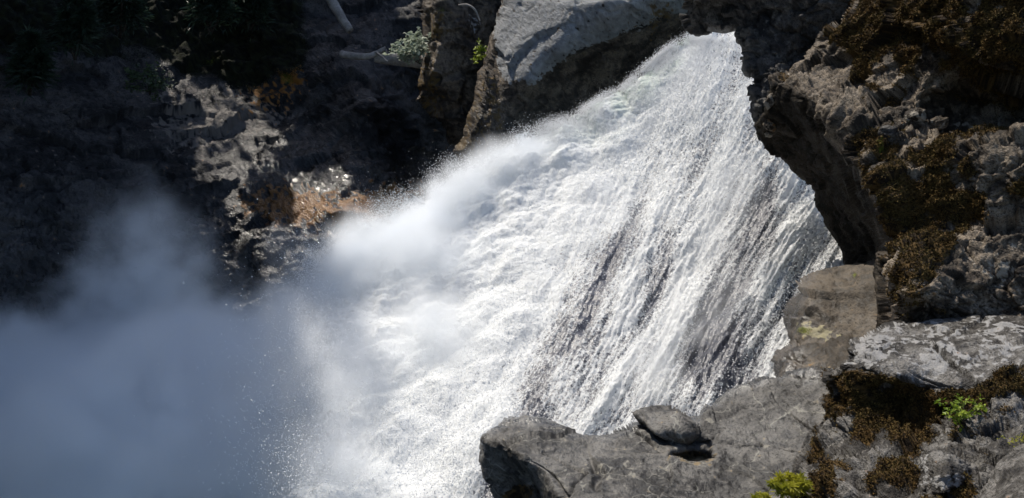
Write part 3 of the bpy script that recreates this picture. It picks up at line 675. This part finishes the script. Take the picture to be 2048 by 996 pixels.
# dark bedrock under the falls
bu, bv_ = np.meshgrid(np.linspace(.04, 1.15, 90), np.linspace(-.02, 1, 110)); bu = bu.ravel(); bv_ = bv_.ravel()
bp = flow_px(np.clip(bu, 0, 1.1), np.clip(bv_, 0, 1)); V = at(bp[:, 0], bp[:, 1], fall_d(bp[:, 0], bp[:, 1]) + 1.2 + .8 * sstep(.5, 0, bu))
gi2 = np.arange(90 * 110).reshape(110, 90); F2 = np.stack([gi2[:-1, :-1], gi2[:-1, 1:], gi2[1:, 1:], gi2[1:, :-1]], -1).reshape(-1, 4)
V = V + vnormals(V, F2) * (.25 * fbm(V / 1.1, 4, 131))[:, None]
structure(link_mesh('riverbed', V, F2, M['cliff'], attrs=tone(V, M['cliff'])), 'dark bedrock chute under the waterfall')

# flying drops: too many to count
def drops(name, P, r, mat, sub=1):
    me = D.meshes.new(name); org = P.mean(0)
    me.vertices.add(len(P)); me.vertices.foreach_set('co', (P - org).ravel())
    a = me.attributes.new('r', 'FLOAT', 'POINT'); a.data.foreach_set('value', r.astype(np.float32))
    me.materials.append(mat); me.update()
    o = D.objects.new(name, me); COL.objects.link(o); o.location = org
    g = D.node_groups.new(name + '_scatter', 'GeometryNodeTree')
    g.interface.new_socket('Geometry', in_out='INPUT', socket_type='NodeSocketGeometry'); g.interface.new_socket('Geometry', in_out='OUTPUT', socket_type='NodeSocketGeometry')
    gi_ = g.nodes.new('NodeGroupInput'); go = g.nodes.new('NodeGroupOutput'); ip = g.nodes.new('GeometryNodeInstanceOnPoints')
    ic = g.nodes.new('GeometryNodeMeshIcoSphere'); ic.inputs['Radius'].default_value = 1.0; ic.inputs['Subdivisions'].default_value = sub
    sm = g.nodes.new('GeometryNodeSetMaterial'); sm.inputs['Material'].default_value = mat
    na = g.nodes.new('GeometryNodeInputNamedAttribute'); na.data_type = 'FLOAT'; na.inputs['Name'].default_value = 'r'
    L = g.links.new
    L(gi_.outputs[0], ip.inputs['Points']); L(ic.outputs['Mesh'], sm.inputs['Geometry']); L(sm.outputs[0], ip.inputs['Instance']); L(na.outputs['Attribute'], ip.inputs['Scale']); L(ip.outputs[0], go.inputs[0])
    md = o.modifiers.new('scatter', 'NODES'); md.node_group = g
    return o
t = NT('spray_drop')
df = t.n('ShaderNodeBsdfDiffuse'); df.inputs['Color'].default_value = (.88, .89, .9, 1)
tr = t.n('ShaderNodeBsdfTranslucent'); tr.inputs['Color'].default_value = (.9, .9, .9, 1)
mx = t.n('ShaderNodeMixShader'); mx.inputs[0].default_value = .45; t.put(mx.inputs[1], df.outputs[0]); t.put(mx.inputs[2], tr.outputs[0])
M['drop'] = t.done(mx.outputs[0])
def pick(w, n):
    c = np.cumsum(w); return np.searchsorted(c, RNG.random(n) * c[-1])
P_all = []; R_all = []
# fringe of the jet against the dark gorge: comes off in bursts
burst = np.clip(.4 + .9 * fbm(WV / 1.1, 3, 141), .02, 2)
w = np.exp(-edge_m / .45) * burst * (v > .03) * (v < .75)
i = pick(w, 50000)
out = at(wpx[i] - 60, wpy[i] - 55, fall_d(wpx[i], wpy[i])) - WV[i]; out /= np.linalg.norm(out, axis=1, keepdims=True)
P = WV2[i] + out * (RNG.exponential(.13, len(i)) * (.3 + burst[i]) * (.15 + .85 * sstep(.15, .4, v[i])))[:, None] + RNG.normal(0, .06, (len(i), 3)) + WN2[i] * (RNG.exponential(.12, len(i)) * (.2 + .8 * sstep(.15, .4, v[i])))[:, None]
P_all.append(P); R_all.append(.005 + .007 * RNG.random(len(i)) ** 2)
# jet surface
w = jet * (v > .02) * (.2 + burst); i = pick(w, 45000)
P_all.append(WV2[i] + WN2[i] * (RNG.exponential(.10, len(i)) * (.2 + .8 * sstep(.15, .4, v[i])))[:, None] + RNG.normal(0, .05, (len(i), 3))); R_all.append(.006 + .007 * RNG.random(len(i)) ** 2)
# sheet
w = (1 - jet) * (v > .03) * np.clip(foam - .15, 0.05, 1) ; i = pick(w, 70000)
P_all.append(WV2[i] + WN2[i] * RNG.exponential(.16, len(i))[:, None] + RNG.normal(0, .04, (len(i), 3))); R_all.append(.005 + .009 * RNG.random(len(i)) ** 2)
# spray at the foot, over the shaded mist
w = np.exp(-((wpx - 560) / 120) ** 2 - ((wpy - 850) / 160) ** 2); i = pick(w, 9000)
P_all.append(WV2[i] + WN2[i] * RNG.exponential(.5, len(i))[:, None] + RNG.normal(0, .5, (len(i), 3))); R_all.append(.008 + .010 * RNG.random(len(i)) ** 2)
sp = drops('spray', np.concatenate(P_all), np.concatenate(R_all), M['drop'])
stuff(sp, 'fine white drops of spray flying off the waterfall', 'spray')

# mist: a bank over the pool, a plume climbing the dark wall, the blown foot of the jet
BL = [  # centre px, py, depth, radii (x, y, z) in metres, density, softness
    (100, 960, 28, (13, 7, 5.4), 1.3, .35), (420, 930, 24.5, (8, 6, 4.7), 1.3, .4), (300, 550, 30, (2.8, 2.2, 3.8), .5, .6), (240, 640, 30, (2.8, 2.4, 2.4), .4, .6),
    (470, 640, 29, (4.8, 2.4, 2.8), .07, .7), (670, 610, 24.4, (2.4, 1.9, 2.1), 1.1, .7), (650, 800, 20.6, (2.8, 2.4, 2.8), .8, .9), (800, 540, 24.0, (3.2, 1.7, 1.7), 1.2, .9), (820, 690, 21.6, (2.8, 1.7, 2.2), 1.2, .9), (680, 960, 18.2, (2.4, 1.6, 2.0), .7, .9),
    (1060, 325, 26.2, (1.7, 1.2, 1.1), 1.8, .7), (965, 378, 25.8, (1.7, 1.2, 1.2), 2.2, .7), (870, 425, 25.4, (1.8, 1.2, 1.2), 2.4, .7), (760, 495, 25.0, (1.9, 1.3, 1.3), 2.4, .7), (1150, 270, 26.8, (1.2, 1.0, .8), .7, .8),
    (1470, 390, 21.4, (.8, .9, 1.2), .55, .9), (1425, 520, 20.0, (.8, .9, 1.3), .6, .9), (1375, 650, 18.9, (.8, .9, 1.3), .6, .9), (1330, 780, 17.6, (.8, .9, 1.1), .5, .9), (1180, 420, 23.0, (1.6, 1.1, 1.4), .35, .9)]
t = NT('mist_air')
pv = t.n('ShaderNodeVolumePrincipled'); pv.inputs['Color'].default_value = (.955, .972, .99, 1); pv.inputs['Anisotropy'].default_value = .15
pv.inputs['Density'].default_value = 1.0; pv.inputs['Density Attribute'].default_value = 'density'
M['mist'] = t.done(pv.outputs[0], 'Volume')
lo = np.array([-29.0, 14.0, -16.9]); hi = np.array([7.5, 34.5, -3.2])
g = D.node_groups.new('mist_density', 'GeometryNodeTree')
g.interface.new_socket('Geometry', in_out='INPUT', socket_type='NodeSocketGeometry'); g.interface.new_socket('Geometry', in_out='OUTPUT', socket_type='NodeSocketGeometry')
gin = g.nodes.new('NodeGroupInput'); gout = g.nodes.new('NodeGroupOutput'); L = g.links.new
pos = g.nodes.new('GeometryNodeInputPosition').outputs[0]
def gvm(op, a, b=None, sc=None):
    nd = g.nodes.new('ShaderNodeVectorMath'); nd.operation = op
    for k, x in ((0, a), (1, b)):
        if x is None: continue
        if isinstance(x, bpy.types.NodeSocket): L(x, nd.inputs[k])
        else: nd.inputs[k].default_value = x
    if sc is not None: nd.inputs['Scale'].default_value = sc
    return nd.outputs['Value'] if op == 'LENGTH' else nd.outputs[0]
def gm(op, a, b):
    nd = g.nodes.new('ShaderNodeMath'); nd.operation = op
    for k, x in ((0, a), (1, b)):
        if isinstance(x, bpy.types.NodeSocket): L(x, nd.inputs[k])
        else: nd.inputs[k].default_value = x
    return nd.outputs[0]
def gnoise(scale, detail, rough=.6):
    nd = g.nodes.new('ShaderNodeTexNoise'); L(pos, nd.inputs['Vector']); nd.inputs['Scale'].default_value = scale; nd.inputs['Detail'].default_value = detail; nd.inputs['Roughness'].default_value = rough
    return nd
def grng(x, a, b, lo_=0.0, hi_=1.0):
    nd = g.nodes.new('ShaderNodeMapRange'); nd.interpolation_type = 'SMOOTHSTEP'; L(x, nd.inputs[0])
    for k, q in enumerate((a, b, lo_, hi_)): nd.inputs[k + 1].default_value = q
    return nd.outputs[0]
wp = gvm('ADD', pos, gvm('SCALE', gvm('SUBTRACT', gnoise(.33, 4).outputs['Color'], (.5, .5, .5)), None, 4.0))
tot = None
for (bx_, by_, bd, rr, dn, soft) in BL:
    q = gvm('LENGTH', gvm('DIVIDE', gvm('SUBTRACT', wp, tuple(at(bx_, by_, bd))), rr))
    e = gm('MULTIPLY', grng(q, 1.0, 1 - soft), dn)
    tot = e if tot is None else gm('ADD', tot, e)
den = gm('MULTIPLY', gm('MULTIPLY', tot, grng(gnoise(.55, 6, .65).outputs['Fac'], .36, .64, .12, 1.7)), grng(gnoise(1.5, 5, .65).outputs['Fac'], .34, .66, .35, 1.6))
vc = g.nodes.new('GeometryNodeVolumeCube'); L(den, vc.inputs['Density'])
vc.inputs['Min'].default_value = tuple(lo); vc.inputs['Max'].default_value = tuple(hi)
for k, nm in enumerate(('X', 'Y', 'Z')): vc.inputs['Resolution ' + nm].default_value = int((hi[k] - lo[k]) / .26)
sm = g.nodes.new('GeometryNodeSetMaterial'); sm.inputs['Material'].default_value = M['mist']
L(vc.outputs[0], sm.inputs[0]); L(sm.outputs[0], gout.inputs[0])
vd = D.volumes.new('mist'); ms = D.objects.new('mist', vd); COL.objects.link(ms); vd.materials.append(M['mist'])
md = ms.modifiers.new('density', 'NODES'); md.node_group = g
stuff(ms, 'drifting white mist over the shaded plunge pool', 'mist')

# ================================================================== OBJECTS: stones, logs, plants, moss
def surf(V, px, py, x, y):
    return V[np.argmin((px - x) ** 2 + (py - y) ** 2)]
def ico(sub=3):
    import bmesh
    bm = bmesh.new(); bmesh.ops.create_icosphere(bm, subdivisions=sub, radius=1.0)
    V = np.array([v.co[:] for v in bm.verts]); F = np.array([[v.index for v in f.verts] for f in bm.faces]); bm.free(); return V, F
def stone(P, r, mat, label, seed, flat=(1, .8, .7), pale=0.0, stain=0.0, name='stone'):
    V, F = ico(4); q = V * 1.0
    d, _, _ = facets(V + seed * 3.1, .9, seed, (1, 1, 1), R2, 1.2, .35)
    # blocky: push towards a rounded cube
    m = np.abs(V @ rot(seed, seed * .7, seed * .3).T).max(1); V = V * (1 + .55 * (.82 / m - 1))[:, None]
    V = V * (1 + .35 * d + .05 * fbm(V * 4 + seed, 3, seed))[:, None]
    V = (V * np.array(flat)) @ rot(.2 * seed, .3, .5 * seed).T * r + np.asarray(P)
    at_ = tone(V, mat, seed); at_.update(pale=np.full(len(V), pale), stain=np.full(len(V), stain))
    return thing(link_mesh(name, V, F, mat, attrs=at_), label, 'stone')
for (x, y, r, lab, sd, fl_, pa, stn, mt) in [
    (1534, 203, .135, 'pale squared stone wedged at the tip of the undercut cliff', 1, (.7, .8, 1.2), .62, 0, 'right'),
    (1541, 248, .15, 'pinkish stone stuck on the dark undercut below the pale squared stone', 2, (1.2, .9, .75), .5, .45, 'right'),
    (1536, 272, .10, 'small whitish stone lowest of three on the dark undercut', 3, (1.2, .8, .6), .8, 0, 'right'),
    (1776, 266, .15, 'dark cube-shaped stone sitting in the moss of the right cliff', 4, (1, 1, .95), 0, 0, 'over'),
    (1838, 226, .14, 'pale grey stone on the mossy cliff ledge beside the dark recess', 5, (1.1, .9, .9), .5, 0, 'right'),
    (1880, 240, .12, 'small grey stone on the cliff ledge, right of the larger pale one', 6, (1.2, .9, .8), .35, 0, 'right')]:
    stone(surf(VR, pxR, pyR, x, y) - at(x, y, 1.0) * .03, r, M[mt], lab, sd, fl_, pa, stn)

# --- logs and dead branches jammed in the cleft
t = NT('bleached_driftwood')
nn = t.noise(1.0, 6, .65, vec=t.mapping((2, 2, 2))); ng = t.noise(30, 3, .6)
M['wood'] = t.done(t.bsdf(t.ramp(t.math('ADD', t.math('MULTIPLY', nn, .6), t.math('MULTIPLY', ng, .4)), [(.35, (.09, .082, .074)), (.5, (.22, .205, .19)), (.65, (.38, .36, .34))]), .85, t.bump(ng, .6, .04)))
def tube(pts, rad, seg=10, wob=.12, seed=0):
    pts = np.array(pts, float); n = max(6, int(len(pts) * 5)); c = curve(pts, np.linspace(0, 1, n)); r = np.interp(np.linspace(0, 1, n), np.linspace(0, 1, len(rad)), rad)
    T = np.gradient(c, axis=0); T /= np.linalg.norm(T, axis=1, keepdims=True)
    up = np.array([.13, .2, .97]); A = np.cross(T, up); A /= np.linalg.norm(A, axis=1, keepdims=True); B = np.cross(T, A)
    th = np.linspace(0, 2 * np.pi, seg, endpoint=False)
    V = c[:, None] + r[:, None, None] * (np.cos(th)[None, :, None] * A[:, None] + np.sin(th)[None, :, None] * B[:, None])
    V = V.reshape(-1, 3); cc = np.repeat(c, seg, 0)
    V = cc + (V - cc) * (1 + wob * fbm(V * 3.0 / max(.15, r.max() * 4), 3, seed))[:, None]
    i = np.arange(n * seg).reshape(n, seg); j = np.roll(i, -1, 1)
    F = np.stack([i[:-1], j[:-1], j[1:], i[1:]], -1).reshape(-1, 4).tolist()
    F += [i[0][::-1].tolist(), i[-1].tolist()]
    return V, F
def log(name, pts, rad, label, twigs=()):
    V, F = tube(pts, rad, 12, .14, len(label)); o = thing(link_mesh(name, V, F, M['wood']), label, 'log')
    for k, (tp_, tr_) in enumerate(twigs):
        V, F = tube(tp_, tr_, 7, .1, k); link_mesh('branch_stub', V, F, M['wood'], parent=o)
    return o
A = lambda x, y, d: at(x, y, d)
log('fallen_log', [A(752, 116, 38.6), A(790, 119, 38.4), A(838, 124, 38.4), A(870, 128, 38.6)], [.22, .27, .28, .27], 'thick dark log lying level across the top of the cleft')
log('fallen_log', [A(684, 108, 39.0), A(712, 113, 38.6), A(742, 111, 38.3), A(772, 96, 38.4)], [.17, .16, .13, .08], 'bleached log slanting up over the blue grey rocks, branch stub at its end',
    [([A(770, 98, 38.4), A(773, 102, 38.3), A(774, 109, 38.2)], [.05, .045, .03])])
log('fallen_log', [A(752, 104, 38.2), A(762, 112, 38.0), A(776, 124, 37.9)], [.05, .05, .035], 'thin dead branch crossing below the slanting bleached log')
log('fallen_log', [A(645, -30, 42.5), A(668, 10, 42.2), A(700, 62, 41.6)], [.26, .24, .18], 'pale bare trunk leaning down the slope at the top edge')
log('dead_branch', [A(918, 11, 34.6), A(935, 10, 34.4), A(950, 20, 34.3), A(960, 42, 34.4)], [.05, .05, .04, .03], 'thin bleached branch arching over the brown pillar')

# --- plants
def leaf_mat(name, a, b, trans):
    t = NT(name); f = t.noise(3.0, 2); col = t.mix(t.rng(f, .35, .65), a, b)
    p = t.bsdf(col, .5, spec=.4); tr = t.n('ShaderNodeBsdfTranslucent'); t.put(tr.inputs['Color'], col)
    mx = t.n('ShaderNodeMixShader'); mx.inputs[0].default_value = trans; t.put(mx.inputs[1], p); t.put(mx.inputs[2], tr.outputs[0])
    return t.done(mx.outputs[0])
M['lime'] = leaf_mat('lime_leaf', (.13, .20, .012), (.26, .32, .025), .45)
M['gold'] = leaf_mat('yellow_green_needle', (.24, .26, .018), (.40, .38, .04), .5)
M['pale_leaf'] = leaf_mat('pale_green_leaf', (.24, .29, .21), (.42, .46, .37), .4)
M['shade_leaf'] = leaf_mat('dark_green_leaf', (.025, .045, .02), (.06, .09, .035), .35)
M['fir'] = leaf_mat('dark_fir_needle', (.010, .022, .014), (.022, .04, .022), .3)
t = NT('dark_bark'); M['bark'] = t.done(t.bsdf(t.ramp(t.noise(9, 4), [(.4, (.015, .012, .009)), (.6, (.045, .036, .028))]), .9, spec=.2))
def leaves(C, size, rg, up=.5, long=1.6, dirs=None):
    """folded leaf blades (two quads each) at points C"""
    n = len(C); d = rg.normal(size=(n, 3)); d[:, 2] *= .45
    if dirs is not None: d = d * .6 + dirs
    d /= np.linalg.norm(d, axis=1, keepdims=True)
    z = rg.normal(size=(n, 3)) * .5 + np.array([0, -.1, up + .4]); s_ = np.cross(d, z); s_ /= np.linalg.norm(s_, axis=1, keepdims=True) + 1e-9; nn_ = np.cross(s_, d)
    L_ = (size * (.6 + .7 * rg.random(n)))[:, None]; Wd = L_ / long * .5
    a = C; m1 = C + d * L_ * .45 - nn_ * L_ * .06; e = C + d * L_ - nn_ * L_ * .12
    l_ = C + d * L_ * .45 + s_ * Wd + nn_ * L_ * .05; r_ = C + d * L_ * .45 - s_ * Wd + nn_ * L_ * .05
    V = np.stack([a, l_, e, m1, r_], 1).reshape(-1, 3); k = np.arange(n)[:, None] * 5
    F = np.concatenate([k + np.array([[0, 3, 2, 1]]), k + np.array([[0, 4, 2, 3]])])
    return V, F
def plant(name, base, tips, rad, leafn, leaf, mat, label, cat, seed, spread, kind='leaf'):
    rg = np.random.default_rng(seed); base = np.asarray(base)
    e = D.objects.new(name, None); COL.objects.link(e); e.location = base; thing(e, label, cat)
    CV = []; CF = []; off = 0; LC_ = []; DR = []
    for k, tip in enumerate(tips):
        tip = np.asarray(tip); mid = base * .45 + tip * .55 + rg.normal(0, .08, 3) * np.linalg.norm(tip - base)
        pts = [base + rg.normal(0, .01, 3), mid, tip]; V, F = tube(pts, [rad, rad * .7, rad * .3], 6, .05, seed + k)
        CV.append(V); CF += [[i + off for i in f] for f in F]; off += len(V)
        m = leafn // len(tips); tt = np.sqrt(rg.random(m)) * .75 + .3
        c = curve(pts, np.clip(tt, 0, 1)) + np.maximum(0, tt - 1)[:, None] * (tip - mid)
        if kind == 'fir':
            dr = rg.normal(size=(m, 3)); dr[:, 2] = dr[:, 2] * .3 - .1; dr /= np.linalg.norm(dr, axis=1, keepdims=True); w_ = (1.05 - np.clip(tt, 0, 1)) * spread
            c = c + dr * (rg.random(m) * w_)[:, None]; DR.append(dr)
        else:
            # leaves gather in small sprays
            cl = c[rg.integers(0, m, max(3, m // 9))]; cl = cl + rg.normal(0, spread, cl.shape) * np.array([1, 1, .6])
            c = cl[rg.integers(0, len(cl), m)] + rg.normal(0, spread * .28, (m, 3)); DR.append(np.zeros((m, 3)))
        LC_.append(c)
    link_mesh('stem' if name != 'fir_tree' else 'trunk', np.concatenate(CV), CF, M['bark'], parent=e)
    V, F = leaves(np.concatenate(LC_), leaf, rg, long=1.5 if kind == 'leaf' else 5.0, dirs=np.concatenate(DR) if kind == 'fir' else None)
    f_ = link_mesh('foliage', V, F, mat, parent=e, smooth=False); f_['kind'] = 'stuff'
    return e
b = surf(VS, pxS, pyS, 1938, 868); D0 = b[1] / (CP - SP * (498 - 868) / FOC)
T = lambda x, y, dd=0.0: at(x, y, D0 + dd)
plant('sapling', b, [T(1895, 805, -.05), T(1912, 798, .1), T(1930, 800, 0), T(1952, 806, -.05), T(1925, 825, -.2), T(1905, 832, -.1), T(1960, 822, .1)], .007, 330, .044, M['lime'], 'bright lime green leafy sapling growing from the mossy rock block', 'plant', 1, .055)
b = surf(VS, pxS, pyS, 1612, 1000); D0 = b[1] / (CP - SP * (498 - 1000) / FOC)
plant('seedling', b, [T(1545, 966, -.1), T(1560, 953, 0), T(1580, 950, .1), T(1600, 955, 0), T(1610, 966, -.15), T(1575, 972, -.2)], .006, 1700, .075, M['gold'], 'feathery yellow green conifer seedling at the bottom edge beside the slate ledge', 'plant', 2, .16, 'fir')
b = surf(VS, pxS, pyS, 1545, 1010); D0 = b[1] / (CP - SP * (498 - 1010) / FOC)
plant('seedling', b, [T(1508, 992, -.1), T(1520, 988, 0), T(1530, 990, -.1)], .004, 420, .06, M['gold'], 'small yellow green sprig cut off by the bottom edge, left of the feathery seedling', 'plant', 3, .10, 'fir')
D0 = 7.6; b = at(2052, 900, 8.6); D0 = 8.5
plant('creeper', b, [T(2015, 888), T(2030, 880), T(2045, 878), T(2040, 890, -.1)], .003, 220, .018, M['gold'], 'low yellow green tuft above the bottom corner slab', 'plant', 4, .04)
D0 = 36.6
plant('bush', at(840, 128, 37.2), [T(800, 95), T(812, 80), T(826, 85, .3), T(835, 96), T(815, 104, -.3), T(800, 108), T(832, 70, .4)], .02, 900, .19, M['pale_leaf'], 'pale grey green bush leaning out over the dark cleft beside the pillar', 'bush', 5, .22)
D0 = 33.1
plant('shrub', at(966, 128, 33.6), [T(956, 98), T(962, 92), T(965, 102), T(957, 112), T(968, 95)], .012, 260, .10, M['lime'], 'small sunlit green shrub on the left edge of the pale buttress', 'shrub', 6, .09)
D0 = 37.9
plant('shrub', at(300, 190, 38.6), [T(280, 150), T(295, 140), T(310, 155), T(275, 168), T(318, 170)], .02, 700, .16, M['shade_leaf'], 'mid green shrub in the shade of the left gorge wall', 'shrub', 7, .28)
for (x, y, d0, hpx, lab, sd, mt) in [
    (60, 190, 35.0, 120, 'blackish fir sapling at the far left of the shaded gorge wall', 11, 'fir'), (150, 120, 36.0, 150, 'blackish fir on the shaded wall, second from the left edge', 12, 'fir'), (240, 75, 38.0, 130, 'dark fir at the top edge above the mid green shrub', 13, 'fir'),
    (420, 70, 40.0, 140, 'dark fir at the top edge left of the leaning pale trunk', 14, 'fir'), (500, 60, 41.5, 110, 'small dark fir nearest the leaning pale trunk', 15, 'fir')]:
    D0 = d0; hp = hpx
    plant('fir_tree', at(x, y, d0 + .6), [T(x, y - hp), T(x - 18, y - hp * .6), T(x + 20, y - hp * .65)], .06, 3600, .35, M[mt], lab, 'tree', sd, 1.5, 'fir')

# --- moss tufts: a pelt of short blades, far past counting
def moss_on(parent, V, F, mk, n, seed, h=.035):
    rg = np.random.default_rng(seed); w = np.clip(mk['moss'] - .36, 0, .3)
    N = vnormals(V, F); i = pick(w, n)
    P = V[i] + rg.normal(0, .012, (n, 3)); nn_ = N[i] + rg.normal(0, .45, (n, 3)) + np.array([0, 0, -.25]); nn_ /= np.linalg.norm(nn_, axis=1, keepdims=True)
    s_ = np.cross(nn_, rg.normal(size=(n, 3))); s_ /= np.linalg.norm(s_, axis=1, keepdims=True)
    L_ = (h * (.5 + rg.random(n)))[:, None]; wd = L_ * .32
    VV = np.stack([P - s_ * wd, P + s_ * wd, P + nn_ * L_], 1).reshape(-1, 3)
    o = link_mesh('moss', VV, np.arange(n * 3).reshape(-1, 3), M['moss'], parent=parent, smooth=False); o['kind'] = 'stuff'
    return o
t = NT('dry_brown_moss'); nm_ = t.noise(2.5, 4, .6); nf = t.noise(40, 1)
M['moss'] = t.done(t.bsdf(t.mix(t.rng(nf, .35, .65), t.mix(t.rng(nm_, .4, .6), (.024, .015, .006), (.03, .022, .009)), t.mix(t.rng(nm_, .4, .6), (.13, .078, .026), (.12, .085, .03))), .95, spec=.1))
moss_on(oR, VR, FR, mkR, 130000, 1, .028)
moss_on(oS, VS, FS, mkS, 60000, 2, .02)
